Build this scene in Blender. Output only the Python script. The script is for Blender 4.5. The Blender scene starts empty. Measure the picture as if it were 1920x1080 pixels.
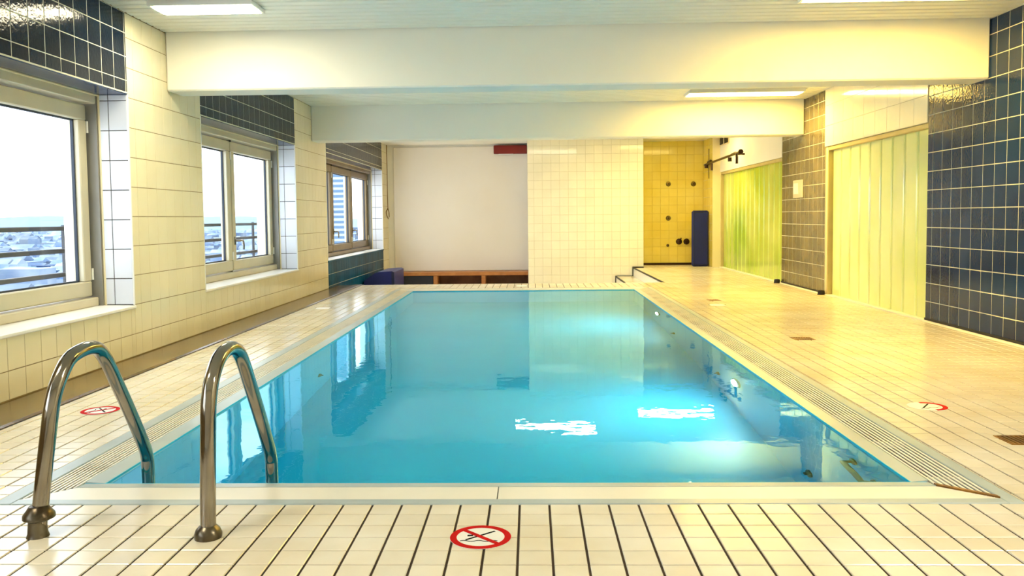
import bpy, math, random
from mathutils import Matrix, Vector

random.seed(7)
scene = bpy.context.scene
COL = scene.collection

# ------------------------------------------------------------------ camera
# metres; X to the right, Y into the room, Z up; deck level Z = 0; eye 1 m above the deck
PITCH, YAW, ROLL = 0.05593477645752697, 0.02843258118681079, -0.0109463520000056
FPX, CXP, CYP = 1567.0, 952.0, 495.97


def cam_rot():
    cp, sp, cy, sy, cr, sr = (math.cos(PITCH), math.sin(PITCH), math.cos(YAW), math.sin(YAW),
                              math.cos(ROLL), math.sin(ROLL))
    ry = Matrix(((cy, 0, sy), (0, 1, 0), (-sy, 0, cy)))
    rx = Matrix(((1, 0, 0), (0, cp, -sp), (0, sp, cp)))
    rz = Matrix(((cr, -sr, 0), (sr, cr, 0), (0, 0, 1)))
    return rz @ rx @ ry          # rows: right, down, forward in (X, -Z, Y)


RC = cam_rot()


def w3(r):
    return Vector((r[0], r[2], -r[1]))


_r, _d, _f = (w3(RC[i]) for i in range(3))
cam_data = bpy.data.cameras.new('camera')
cam = bpy.data.objects.new('camera', cam_data)
COL.objects.link(cam)
cam.matrix_world = Matrix(((_r.x, -_d.x, -_f.x, 0), (_r.y, -_d.y, -_f.y, 0), (_r.z, -_d.z, -_f.z, 1.0), (0, 0, 0, 1)))
cam_data.sensor_width = 36
cam_data.lens = FPX / 1920 * 36
cam_data.shift_x = (960 - CXP) / 1920
cam_data.shift_y = (CYP - 540) / 1920
cam_data.clip_start = 0.05
cam_data.clip_end = 60000
scene.camera = cam


def project(p):
    v = Vector((p[0], p[1], p[2] - 1.0))
    z = v.dot(_f)
    return CXP + FPX * v.dot(_r) / z, CYP + FPX * v.dot(_d) / z, z


# ------------------------------------------------------------------ view and world
scene.view_settings.view_transform = 'Standard'
scene.view_settings.look = 'None'
scene.view_settings.gamma = 1
scene.view_settings.use_curve_mapping = False
scene.view_settings.exposure = 1.45

SKY_STRENGTH = 2.4
LAMP_RIGHT = ((1.0, 0.66, 0.13), 31.0)
LAMP_LEFT = ((1.0, 0.88, 0.58), 20.0)
LAMP_CENTRE = ((1.0, 0.88, 0.60), 15.0)
LAMP_ENTRANCE_ADDED = ((1.0, 0.92, 0.74), 26.0)  # for two unseen lights added to brighten the near floor
LAMP_FAR = ((1.0, 0.74, 0.22), 18.0)
LAMP_POOL = ((0.62, 0.92, 1.0), 240.0)

world = bpy.data.worlds.new('sky')
scene.world = world
world.use_nodes = True
nt = world.node_tree
nt.nodes.clear()
wo = nt.nodes.new('ShaderNodeOutputWorld')
bg = nt.nodes.new('ShaderNodeBackground')
tc = nt.nodes.new('ShaderNodeTexCoord')
sep = nt.nodes.new('ShaderNodeSeparateXYZ')
ramp = nt.nodes.new('ShaderNodeValToRGB')
mp = nt.nodes.new('ShaderNodeMapping')
mp.inputs['Scale'].default_value = (1.0, 1.0, 2.6)
mp.inputs['Location'].default_value = (0.7, 0.25, 0.0)
ns = nt.nodes.new('ShaderNodeTexNoise')
ns.inputs['Scale'].default_value = 2.6
ns.inputs['Detail'].default_value = 4
cr = nt.nodes.new('ShaderNodeValToRGB')
mix = nt.nodes.new('ShaderNodeMixRGB')
nt.links.new(tc.outputs['Generated'], sep.inputs[0])
nt.links.new(sep.outputs['Z'], ramp.inputs['Fac'])
nt.links.new(tc.outputs['Generated'], mp.inputs['Vector'])
nt.links.new(mp.outputs['Vector'], ns.inputs['Vector'])
nt.links.new(ns.outputs['Fac'], cr.inputs['Fac'])
nt.links.new(cr.outputs['Color'], mix.inputs['Fac'])
nt.links.new(ramp.outputs['Color'], mix.inputs['Color1'])
mix.inputs['Color2'].default_value = (0.80, 0.82, 0.84, 1)
ramp.color_ramp.elements[0].position = 0.0
ramp.color_ramp.elements[0].color = (0.13, 0.17, 0.18, 1)
ramp.color_ramp.elements[1].position = 0.5
ramp.color_ramp.elements[1].color = (0.18, 0.36, 0.60, 1)
e = ramp.color_ramp.elements.new(0.12)
e.color = (0.115, 0.165, 0.19, 1)
cr.color_ramp.elements[0].position = 0.30
cr.color_ramp.elements[1].position = 0.47
bg.inputs['Strength'].default_value = SKY_STRENGTH
nt.links.new(mix.outputs['Color'], bg.inputs['Color'])
nt.links.new(bg.outputs['Background'], wo.inputs['Surface'])

scene.cycles.sample_clamp_indirect = 6.0
scene.cycles.max_bounces = 14
scene.cycles.transparent_max_bounces = 16


# ------------------------------------------------------------------ materials
def srgb(r, g, b):
    def f(c):
        c /= 255.0
        return c / 12.92 if c <= 0.04045 else ((c + 0.055) / 1.055) ** 2.4
    return (f(r), f(g), f(b), 1.0)


MATS = {}


def mat(name, col, rough=0.5, metal=0.0, spec=0.5, var=0.0, vscale=3.0, bump=0.0, bscale=20.0, col2=None,
        coat=0.0, emit=None, island=0.0):
    """Principled material with blotchy colour variation, fine relief and per-piece variation."""
    m = bpy.data.materials.new(name)
    m.use_nodes = True
    t = m.node_tree
    p = t.nodes['Principled BSDF']
    p.inputs['Roughness'].default_value = rough
    p.inputs['Metallic'].default_value = metal
    p.inputs['Specular IOR Level'].default_value = spec
    p.inputs['Coat Weight'].default_value = coat
    p.inputs['Coat Roughness'].default_value = 0.05
    p.inputs['Base Color'].default_value = col
    geo = t.nodes.new('ShaderNodeNewGeometry')
    if var > 0 or col2 is not None or island > 0:
        n = t.nodes.new('ShaderNodeTexNoise')
        n.inputs['Scale'].default_value = vscale
        n.inputs['Detail'].default_value = 5
        t.links.new(geo.outputs['Position'], n.inputs['Vector'])
        r = t.nodes.new('ShaderNodeValToRGB')
        r.color_ramp.elements[0].position = 0.35
        r.color_ramp.elements[1].position = 0.68
        c2 = col2 if col2 is not None else tuple(c * (1 - var) for c in col[:3]) + (1,)
        r.color_ramp.elements[0].color = c2
        r.color_ramp.elements[1].color = col
        t.links.new(n.outputs['Fac'], r.inputs['Fac'])
        out = r.outputs['Color']
        if island > 0:
            oi = t.nodes.new('ShaderNodeObjectInfo')
            add = t.nodes.new('ShaderNodeMath')
            add.operation = 'ADD'
            t.links.new(oi.outputs['Random'], add.inputs[0])
            t.links.new(geo.outputs['Random Per Island'], add.inputs[1])
            fr = t.nodes.new('ShaderNodeMath')
            fr.operation = 'FRACT'
            t.links.new(add.outputs[0], fr.inputs[0])
            mr = t.nodes.new('ShaderNodeMapRange')
            mr.inputs['To Min'].default_value = 1 - island
            mr.inputs['To Max'].default_value = 1.0
            t.links.new(fr.outputs[0], mr.inputs['Value'])
            hv = t.nodes.new('ShaderNodeHueSaturation')
            t.links.new(mr.outputs['Result'], hv.inputs['Value'])
            t.links.new(out, hv.inputs['Color'])
            out = hv.outputs['Color']
        t.links.new(out, p.inputs['Base Color'])
    if bump > 0:
        n2 = t.nodes.new('ShaderNodeTexNoise')
        n2.inputs['Scale'].default_value = bscale
        n2.inputs['Detail'].default_value = 3
        t.links.new(geo.outputs['Position'], n2.inputs['Vector'])
        b = t.nodes.new('ShaderNodeBump')
        b.inputs['Strength'].default_value = bump
        b.inputs['Distance'].default_value = 0.01
        t.links.new(n2.outputs['Fac'], b.inputs['Height'])
        t.links.new(b.outputs['Normal'], p.inputs['Normal'])
    if emit:
        p.inputs['Emission Color'].default_value = emit[0] + (1,)
        p.inputs['Emission Strength'].default_value = emit[1]
    MATS[name] = m
    return m


M_floor = mat('cream_floor_tile', srgb(240, 234, 218), 0.17, col2=srgb(228, 216, 188), vscale=2.2, bump=0.05, bscale=16, island=0.07)
M_grout_floor = mat('dark_brown_joint', srgb(52, 34, 20), 0.9, var=0.3, vscale=9)
M_white_tile = mat('cream_wall_tile', srgb(240, 232, 205), 0.12, col2=srgb(232, 222, 188), vscale=1.3, bump=0.03, bscale=9, island=0.05)
M_grout_wall = mat('tan_wall_joint', srgb(150, 130, 90), 0.9, var=0.2, vscale=8)
M_reveal_tile = mat('white_reveal_tile', srgb(222, 226, 236), 0.12, var=0.05, bump=0.03, bscale=9, island=0.03)
M_grout_dark = mat('grey_joint', srgb(70, 66, 60), 0.9, var=0.2)
M_blue_tile = mat('dark_blue_glazed_tile', srgb(20, 52, 94), 0.10, col2=srgb(14, 38, 76), vscale=1.6, bump=0.10, bscale=45, island=0.2, spec=0.35)
M_shaded_blue_tile = mat('shaded_blue_glazed_tile', srgb(14, 34, 58), 0.10, col2=srgb(8, 22, 40), vscale=1.6, bump=0.12, bscale=45, island=0.2, spec=0.16)  # same blue tile, darkened to hold the shade above the windows
M_teal_tile = mat('teal_glazed_tile', srgb(0, 78, 114), 0.4, spec=0.12, col2=srgb(0, 60, 92), vscale=3.0, bump=0.1, bscale=30, island=0.2)
M_lamp_tinted_pillar_tile = mat('lamp_tinted_pillar_glaze', srgb(116, 104, 70), 0.16, col2=srgb(84, 76, 54), vscale=3.0, bump=0.12, bscale=35, island=0.22)  # dark blue-black tile with the warm lamplight put into its colour
M_grout_light = mat('pale_joint', srgb(226, 224, 204), 0.85, var=0.15, vscale=7)
M_block_tile = mat('ivory_block_tile', srgb(244, 240, 224), 0.10, var=0.05, bump=0.05, bscale=12, island=0.05)
M_grout_block = mat('ivory_joint', srgb(214, 206, 180), 0.9, var=0.1)
M_lamp_tinted_tile = mat('lamp_tinted_wall_tile', srgb(240, 222, 120), 0.12, col2=srgb(234, 212, 96), vscale=2.0, bump=0.05, bscale=12, island=0.06)  # cream tile with the yellow lamplight put into its colour
M_grout_lamp_tinted = mat('lamp_tinted_joint', srgb(214, 188, 92), 0.9, var=0.1)  # joint tinted by the same painted lamplight
M_plaster = mat('white_plaster', srgb(243, 240, 230), 0.75, var=0.03, vscale=1.5, bump=0.02, bscale=60)
M_beam = mat('white_painted_concrete', srgb(244, 243, 234), 0.55, var=0.025, vscale=1.2, bump=0.02, bscale=40)
M_slat = mat('white_ceiling_slat', srgb(238, 238, 226), 0.4, var=0.03, vscale=2.0)
M_ceiling_dark = mat('grey_ceiling_void', srgb(120, 118, 100), 0.9, var=0.2)
M_white = mat('white_enamel', srgb(245, 245, 242), 0.25, var=0.02)
M_cover = mat('white_gutter_cover', srgb(240, 236, 222), 0.3, var=0.05, vscale=5)
M_strip = mat('grey_blue_edge_strip', srgb(176, 190, 192), 0.3, var=0.1, vscale=5)
M_gutter = mat('dark_gutter', srgb(22, 18, 16), 0.8, var=0.2)
M_rust = mat('brown_bronze_bar', srgb(150, 104, 30), 0.35, metal=0.4, col2=srgb(96, 60, 22), vscale=12)
M_ledge = mat('brown_stone_ledge', srgb(128, 100, 52), 0.22, col2=srgb(84, 62, 30), vscale=2.5, bump=0.03, bscale=20)
M_steel = mat('polished_steel', srgb(160, 154, 144), 0.10, metal=1.0, col2=srgb(138, 130, 118), vscale=6, bump=0.01, bscale=60)
M_steel_dark = mat('weathered_steel', srgb(120, 112, 96), 0.3, metal=1.0, col2=srgb(70, 60, 46), vscale=14)
M_basin = mat('turquoise_pool_liner', srgb(16, 190, 220), 0.35, col2=srgb(4, 178, 212), vscale=0.8)
M_window = mat('beige_window_metal', srgb(206, 198, 172), 0.35, var=0.08, vscale=4)
M_window_brown = mat('brown_window_metal', srgb(128, 108, 74), 0.35, var=0.15, vscale=4)
M_window_grey = mat('grey_window_metal', srgb(140, 138, 132), 0.4, metal=0.2, var=0.12, vscale=4)
M_gasket = mat('dark_gasket', srgb(40, 52, 70), 0.6, var=0.2)
M_rail = mat('dark_outdoor_railing', srgb(40, 44, 54), 0.5, var=0.2)
M_board = mat('glossy_white_board', srgb(240, 234, 226), 0.16, col2=srgb(236, 228, 216), vscale=0.8, bump=0.02, bscale=4)
M_wood = mat('orange_brown_wood', srgb(190, 128, 70), 0.45, col2=srgb(168, 106, 54), vscale=6)
M_wood_in = mat('brown_wood_lining', srgb(150, 104, 70), 0.6, col2=srgb(120, 80, 52), vscale=5)
M_charcoal = mat('charcoal_shade_and_wear', srgb(40, 40, 48), 0.6, var=0.2)  # shade in a shelf compartment, and worn rings on the signs
M_red = mat('dark_red_paint', srgb(136, 14, 6), 0.35, var=0.15, vscale=4)
M_mat_blue = mat('blue_vinyl', srgb(6, 22, 104), 0.4, var=0.2, vscale=5, bump=0.03, bscale=14)
M_mat_dark = mat('dark_blue_piping', srgb(10, 20, 60), 0.5, var=0.2)
M_uglass = mat('green_channel_glass', srgb(232, 240, 174), 0.16, col2=srgb(220, 234, 146), vscale=1.5, coat=0.6, bump=0.04, bscale=5, island=0.06)
M_uglass_deep = mat('deep_green_channel_glass', srgb(210, 226, 120), 0.16, col2=srgb(172, 204, 56), vscale=1.2, coat=0.6, bump=0.04, bscale=5, island=0.1)
M_frame_gold = mat('brass_toned_frame', srgb(204, 186, 124), 0.4, var=0.12, vscale=5)
M_frame_cream = mat('cream_jamb', srgb(236, 222, 178), 0.4, var=0.05)
M_black = mat('black_rubber', srgb(24, 20, 18), 0.6, var=0.2)
M_sign_red = mat('sign_red', srgb(196, 4, 8), 0.7, spec=0.1, var=0.08, vscale=20)
M_sign_white = mat('sign_white', srgb(238, 238, 232), 0.5, var=0.04, vscale=20)
M_sign_black = mat('sign_black', srgb(14, 18, 18), 0.7, spec=0.1, var=0.1)
M_brass = mat('dull_brass', srgb(128, 108, 52), 0.3, metal=0.8, var=0.2, vscale=30)
M_dark_metal = mat('dark_brown_metal', srgb(66, 44, 26), 0.35, metal=0.6, var=0.2, vscale=20)
M_cord = mat('brown_cord', srgb(120, 84, 40), 0.7, var=0.2)
M_plate = mat('grey_plastic', srgb(196, 192, 176), 0.4, var=0.05)
M_green = mat('dark_green_plastic', srgb(20, 72, 36), 0.4, var=0.2)
M_ground = mat('city_ground', srgb(86, 112, 140), 0.9, col2=srgb(44, 78, 124), vscale=0.006)  # distance haze is put into this blue ground colour
M_city = mat('city_walls', srgb(150, 164, 176), 0.8, col2=srgb(84, 112, 150), vscale=0.02, island=0.5)  # wall colours carry the blue of distance haze
M_hill = mat('haze_tinted_hill', srgb(98, 130, 144), 0.95, col2=srgb(90, 122, 140), vscale=0.001)  # pale blue of distance haze painted into the hill colour
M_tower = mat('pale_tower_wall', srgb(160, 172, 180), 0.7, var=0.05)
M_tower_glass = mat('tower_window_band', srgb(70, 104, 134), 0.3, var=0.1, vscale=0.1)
M_trees = mat('city_trees', srgb(32, 62, 96), 0.9, col2=srgb(20, 48, 86), vscale=0.02)  # tree colour shifted to blue for distance haze


def lamp_mat(name, spec):
    m = mat(name, (0.9, 0.9, 0.85, 1), 0.4, emit=spec)
    return m


M_lamp_right = lamp_mat('lit_diffuser_warm', LAMP_RIGHT)
M_lamp_left = lamp_mat('lit_diffuser_pale', LAMP_LEFT)
M_lamp_centre = lamp_mat('lit_diffuser_soft', LAMP_CENTRE)
M_lamp_entrance_added = lamp_mat('added_diffuser_entrance', LAMP_ENTRANCE_ADDED)
M_lamp_far = lamp_mat('lit_diffuser_far', LAMP_FAR)
M_lamp_pool = lamp_mat('lit_pool_lens', LAMP_POOL)

# clear pane: mostly see-through with a mirror sheen
M_pane = bpy.data.materials.new('clear_window_glass')
M_pane.use_nodes = True
t = M_pane.node_tree
t.nodes.clear()
o = t.nodes.new('ShaderNodeOutputMaterial')
mx = t.nodes.new('ShaderNodeMixShader')
tr = t.nodes.new('ShaderNodeBsdfTransparent')
gl = t.nodes.new('ShaderNodeBsdfGlossy')
fr = t.nodes.new('ShaderNodeLayerWeight')
fr.inputs['Blend'].default_value = 0.12
pw = t.nodes.new('ShaderNodeMath')
pw.operation = 'POWER'
pw.inputs[1].default_value = 3.0
ml = t.nodes.new('ShaderNodeMath')
ml.operation = 'MULTIPLY_ADD'
ml.inputs[1].default_value = 0.5
ml.inputs[2].default_value = 0.03
t.links.new(fr.outputs['Facing'], pw.inputs[0])
t.links.new(pw.outputs[0], ml.inputs[0])
tr.inputs['Color'].default_value = (0.95, 0.98, 1.0, 1)
gl.inputs['Roughness'].default_value = 0.02
t.links.new(ml.outputs[0], mx.inputs[0])
t.links.new(tr.outputs[0], mx.inputs[1])
t.links.new(gl.outputs[0], mx.inputs[2])
t.links.new(mx.outputs[0], o.inputs['Surface'])

# water: refracting surface with faint ripples
M_water = bpy.data.materials.new('pool_water_surface')
M_water.use_nodes = True
t = M_water.node_tree
t.nodes.clear()
o = t.nodes.new('ShaderNodeOutputMaterial')
gb = t.nodes.new('ShaderNodeBsdfGlass')
gb.inputs['IOR'].default_value = 1.33
gb.inputs['Roughness'].default_value = 0.0
gb.inputs['Color'].default_value = (0.58, 0.95, 1.0, 1)
geo = t.nodes.new('ShaderNodeNewGeometry')
n1 = t.nodes.new('ShaderNodeTexNoise')
n1.inputs['Scale'].default_value = 2.2
n1.inputs['Detail'].default_value = 3
n2 = t.nodes.new('ShaderNodeTexNoise')
n2.inputs['Scale'].default_value = 14.0
n2.inputs['Detail'].default_value = 2
b1 = t.nodes.new('ShaderNodeBump')
b1.inputs['Strength'].default_value = 0.10
b1.inputs['Distance'].default_value = 0.02
b2 = t.nodes.new('ShaderNodeBump')
b2.inputs['Strength'].default_value = 0.05
b2.inputs['Distance'].default_value = 0.004
t.links.new(geo.outputs['Position'], n1.inputs['Vector'])
t.links.new(geo.outputs['Position'], n2.inputs['Vector'])
t.links.new(n1.outputs['Fac'], b1.inputs['Height'])
t.links.new(n2.outputs['Fac'], b2.inputs['Height'])
t.links.new(b1.outputs['Normal'], b2.inputs['Normal'])
t.links.new(b2.outputs['Normal'], gb.inputs['Normal'])
t.links.new(gb.outputs[0], o.inputs['Surface'])


# ------------------------------------------------------------------ mesh helpers
class MB:
    def __init__(self):
        self.v, self.f, self.smooth = [], [], False

    def box(self, x0, x1, y0, y1, z0, z1):
        b = len(self.v)
        self.v += [(x0, y0, z0), (x1, y0, z0), (x1, y1, z0), (x0, y1, z0), (x0, y0, z1), (x1, y0, z1), (x1, y1, z1), (x0, y1, z1)]
        for q in ((0, 3, 2, 1), (4, 5, 6, 7), (0, 1, 5, 4), (1, 2, 6, 5), (2, 3, 7, 6), (3, 0, 4, 7)):
            self.f.append(tuple(b + i for i in q))
        return self

    def cbox(self, x0, x1, y0, y1, z0, z1, c):
        """box with every edge chamfered by c"""
        b = len(self.v)
        X, Y, Z = (x0, x1), (y0, y1), (z0, z1)
        s = (1, -1)
        idx = {}
        for i in (0, 1):
            for j in (0, 1):
                for k in (0, 1):
                    for a in range(3):
                        p = [X[i] + s[i] * c, Y[j] + s[j] * c, Z[k] + s[k] * c]
                        p[a] = (X[i], Y[j], Z[k])[a]
                        idx[i, j, k, a] = len(self.v)
                        self.v.append(tuple(p))
        g = idx
        for e_ in (0, 1):
            self.f.append(tuple(g[e_, j, k, 0] for j, k in ((0, 0), (1, 0), (1, 1), (0, 1))))
            self.f.append(tuple(g[i, e_, k, 1] for i, k in ((0, 0), (1, 0), (1, 1), (0, 1))))
            self.f.append(tuple(g[i, j, e_, 2] for i, j in ((0, 0), (1, 0), (1, 1), (0, 1))))
        for p in (0, 1):
            for q in (0, 1):
                self.f.append((g[0, p, q, 1], g[1, p, q, 1], g[1, p, q, 2], g[0, p, q, 2]))
                self.f.append((g[p, 0, q, 0], g[p, 1, q, 0], g[p, 1, q, 2], g[p, 0, q, 2]))
                self.f.append((g[p, q, 0, 0], g[p, q, 1, 0], g[p, q, 1, 1], g[p, q, 0, 1]))
        for i in (0, 1):
            for j in (0, 1):
                for k in (0, 1):
                    self.f.append(tuple(g[i, j, k, a] for a in range(3)))
        return self

    def prism(self, pts, axis, a0, a1):
        """extrude a closed outline (list of 2-D points) along 'x', 'y' or 'z'"""
        n, b = len(pts), len(self.v)
        for a in (a0, a1):
            for (p, q) in pts:
                self.v.append({'x': (a, p, q), 'y': (p, a, q), 'z': (p, q, a)}[axis])
        self.f.append(tuple(b + i for i in range(n))[::-1])
        self.f.append(tuple(b + n + i for i in range(n)))
        for i in range(n):
            j = (i + 1) % n
            self.f.append((b + i, b + j, b + n + j, b + n + i))
        return self

    def tube(self, path, r, n=14, cap=True):
        self.smooth = True
        P = [Vector(p) for p in path]
        b = len(self.v)
        prev = None
        rr = r if isinstance(r, (list, tuple)) else [r] * len(P)
        for i, p in enumerate(P):
            tdir = (P[min(i + 1, len(P) - 1)] - P[max(i - 1, 0)]).normalized()
            if prev is None:
                ref = Vector((1, 0, 0)) if abs(tdir.x) < 0.9 else Vector((0, 1, 0))
                u = tdir.cross(ref).normalized()
            else:
                u = (prev - tdir * prev.dot(tdir)).normalized()
            w = tdir.cross(u)
            prev = u
            for k in range(n):
                a = 2 * math.pi * k / n
                self.v.append(tuple(p + (u * math.cos(a) + w * math.sin(a)) * rr[i]))
        for i in range(len(P) - 1):
            for k in range(n):
                k2 = (k + 1) % n
                self.f.append((b + i * n + k, b + i * n + k2, b + (i + 1) * n + k2, b + (i + 1) * n + k))
        if cap:
            self.f.append(tuple(b + k for k in range(n))[::-1])
            self.f.append(tuple(b + (len(P) - 1) * n + k for k in range(n)))
        return self

    def lathe(self, prof, c, axis='z', n=24):
        """profile of (radius, height) turned round an axis through c"""
        self.smooth = True
        b = len(self.v)
        for (r, h) in prof:
            for k in range(n):
                a = 2 * math.pi * k / n
                p, q = r * math.cos(a), r * math.sin(a)
                d = {'z': (p, q, h), 'x': (h, p, q), 'y': (p, h, q)}[axis]
                self.v.append((c[0] + d[0], c[1] + d[1], c[2] + d[2]))
        for i in range(len(prof) - 1):
            for k in range(n):
                k2 = (k + 1) % n
                self.f.append((b + i * n + k, b + i * n + k2, b + (i + 1) * n + k2, b + (i + 1) * n + k))
        self.f.append(tuple(b + k for k in range(n))[::-1])
        self.f.append(tuple(b + (len(prof) - 1) * n + k for k in range(n)))
        return self

    def mesh(self, name, m):
        me = bpy.data.meshes.new(name)
        me.from_pydata(self.v, [], self.f)
        import bmesh
        bm = bmesh.new()
        bm.from_mesh(me)
        bmesh.ops.recalc_face_normals(bm, faces=bm.faces)
        bm.to_mesh(me)
        bm.free()
        if self.smooth:
            for p in me.polygons:
                p.use_smooth = True
            try:
                me.set_sharp_from_angle(angle=math.radians(40))
            except Exception:
                pass
        me.materials.append(m)
        return me

    def build(self, name, m, parent=None):
        return link(name, self.mesh(name, m), parent)


def link(name, data, parent=None, loc=None):
    ob = bpy.data.objects.new(name, data)
    COL.objects.link(ob)
    if parent is not None:
        ob.parent = parent
    if loc is not None:
        ob.location = loc
    return ob


def tag(ob, label=None, cat=None, group=None, kind=None):
    for k, v in (('label', label), ('category', cat), ('group', group), ('kind', kind)):
        if v:
            ob[k] = v
    return ob


def empty(name, loc, label, cat, group=None, kind=None, rz=0.0):
    ob = link(name, None, None, loc)
    ob.rotation_euler = (0, 0, rz)
    return tag(ob, label, cat, group, kind)


def copy_tree(src, parent=None):
    c = src.copy()
    COL.objects.link(c)
    c.parent = parent
    for ch in [k for k in bpy.data.objects if k.parent == src]:
        copy_tree(ch, c)
    return c


# tiles: shared chamfered plates; local x = u, local y = v, local z = outward normal
TILE_CACHE = {}


def tile_mesh(w, h, t_, m):
    key = (round(w, 4), round(h, 4), round(t_, 4), m.name)
    if key not in TILE_CACHE:
        c = min(0.0022, w * 0.2, h * 0.2, t_ * 0.5)
        b = MB()
        b.v = [(-w / 2, -h / 2, 0), (w / 2, -h / 2, 0), (w / 2, h / 2, 0), (-w / 2, h / 2, 0),
               (-w / 2, -h / 2, t_ - c), (w / 2, -h / 2, t_ - c), (w / 2, h / 2, t_ - c), (-w / 2, h / 2, t_ - c),
               (-w / 2 + c, -h / 2 + c, t_), (w / 2 - c, -h / 2 + c, t_), (w / 2 - c, h / 2 - c, t_), (-w / 2 + c, h / 2 - c, t_)]
        b.f = [(0, 1, 5, 4), (1, 2, 6, 5), (2, 3, 7, 6), (3, 0, 4, 7), (4, 5, 9, 8), (5, 6, 10, 9), (6, 7, 11, 10), (7, 4, 8, 11), (8, 9, 10, 11)]
        me = bpy.data.meshes.new('tile')
        me.from_pydata(b.v, [], b.f)
        me.materials.append(m)
        TILE_CACHE[key] = me
    return TILE_CACHE[key]


def frame_axes(u, v):
    u, v = Vector(u), Vector(v)
    n = u.cross(v)
    return Matrix(((u.x, v.x, n.x), (u.y, v.y, n.y), (u.z, v.z, n.z)))


def cuts(a0, a1, phase, pitch):
    """tile boundaries between a0 and a1 on the grid phase + k * pitch"""
    k = math.ceil((a0 - phase) / pitch - 1e-6)
    out = [a0]
    while phase + k * pitch < a1 - 1e-6:
        p = phase + k * pitch
        if p - out[-1] > 0.012:
            out.append(p)
        k += 1
    if a1 - out[-1] < 0.012 and len(out) > 1:
        out[-1] = a1
    else:
        out.append(a1)
    return out


def tiles(parent, origin, u, v, us, vs, m, gu, gv, t_=0.006, name='tile', tilt=0.0):
    """one object per tile on the plane origin + u * a + v * b; tiles stand t_ proud"""
    A = frame_axes(u, v)
    O, U, V = Vector(origin), Vector(u), Vector(v)
    n = 0
    for i in range(len(us) - 1):
        for j in range(len(vs) - 1):
            w, h = us[i + 1] - us[i] - gu, vs[j + 1] - vs[j] - gv
            if w < 0.006 or h < 0.006:
                continue
            ob = link(name, tile_mesh(w, h, t_, m), parent)
            R = A.to_4x4()
            if tilt:
                R = R @ Matrix.Rotation(random.uniform(-tilt, tilt), 4, 'X') @ Matrix.Rotation(random.uniform(-tilt, tilt), 4, 'Y')
            ob.matrix_local = Matrix.Translation(O + U * (us[i] + us[i + 1]) / 2 + V * (vs[j] + vs[j + 1]) / 2) @ R
            n += 1
    return n


# ------------------------------------------------------------------ dimensions
XL, XR = -2.96, 3.645            # tile faces of the long walls
ZC = 2.53                        # ceiling
SX0, SX1 = -1.93, 1.69           # outer edges of the pool surround
SY0, SY1 = 2.87, 11.82
PX0, PX1, PY0, PY1 = -1.645, 1.41, 3.12, 11.50   # water basin
DEEP = -1.35
DECK_END = 12.65                 # deck ends here, the floor drops behind it
LOW = -0.36
STEP_X = 2.0
TP = 0.1032                      # floor tile pitch
TPX, TPY = 0.0545, 2.566         # floor grid phase

# ------------------------------------------------------------------ floor
fb = MB()
J = -0.004                       # joint level
fb.box(-2.58, SX0, -1.6, DECK_END, -0.3, J)
fb.box(SX1, XR + 0.2, -1.6, DECK_END, -0.3, J)
fb.box(SX0, SX1, -1.6, SY0, -0.3, J)
fb.box(SX0, SX1, SY1, DECK_END, -0.3, J)
fb.box(STEP_X, XR + 0.2, DECK_END, 17.4, -0.3, J)
floor = fb.build('floor', M_grout_floor)
tag(floor, 'cream tiled pool deck with dark joints running round the basin', 'floor', kind='structure')

GX, GY = 0.0075, 0.0062
cells = []


def deck_cells(x0, x1, y0, y1):
    xs, ys = cuts(x0, x1, TPX, TP), cuts(y0, y1, TPY, TP)
    for i in range(len(xs) - 1):
        for j in range(len(ys) - 1):
            cells.append((xs[i] + GX / 2, xs[i + 1] - GX / 2, ys[j] + GY / 2, ys[j + 1] - GY / 2))


deck_cells(-2.58, SX1 + 0.0, -0.6, SY0)
deck_cells(-2.58, SX0, SY0, DECK_END)
deck_cells(SX0, SX1, SY1, DECK_END)
deck_cells(SX1, XR - 0.012, -0.6, DECK_END)
deck_cells(STEP_X, XR - 0.012, DECK_END, 16.24)
deck_cells(2.2, 3.5, 16.24, 17.13)
cells = [c for c in cells if c[1] - c[0] > 0.008 and c[3] - c[2] > 0.008]


def in_view_size(c):
    cx, cy = (c[0] + c[1]) / 2, (c[2] + c[3]) / 2
    if cy < 1.2:
        return 0
    x, y, z = project((cx, cy, 0))
    if not (-10 < x < 1930 and 0 < y < 1095):
        return 0
    return (c[1] - c[0]) * (c[3] - c[2]) / z ** 3


cells.sort(key=in_view_size, reverse=True)
for c in cells[:300]:
    ob = link('tile', tile_mesh(c[1] - c[0], c[3] - c[2], 0.004, M_floor), floor)
    ob.location = ((c[0] + c[1]) / 2, (c[2] + c[3]) / 2, J)
rest = MB()
for c in cells[300:]:
    b, q = len(rest.v), 0.002
    x0, x1, y0, y1 = c
    rest.v += [(x0, y0, J), (x1, y0, J), (x1, y1, J), (x0, y1, J), (x0 + q, y0 + q, 0), (x1 - q, y0 + q, 0), (x1 - q, y1 - q, 0), (x0 + q, y1 - q, 0)]
    rest.f += [(b, b + 1, b + 5, b + 4), (b + 1, b + 2, b + 6, b + 5), (b + 2, b + 3, b + 7, b + 6), (b + 3, b, b + 4, b + 7), (b + 4, b + 5, b + 6, b + 7)]
ob = rest.build('deck_tiles', M_floor, floor)
ob['kind'] = 'stuff'

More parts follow.
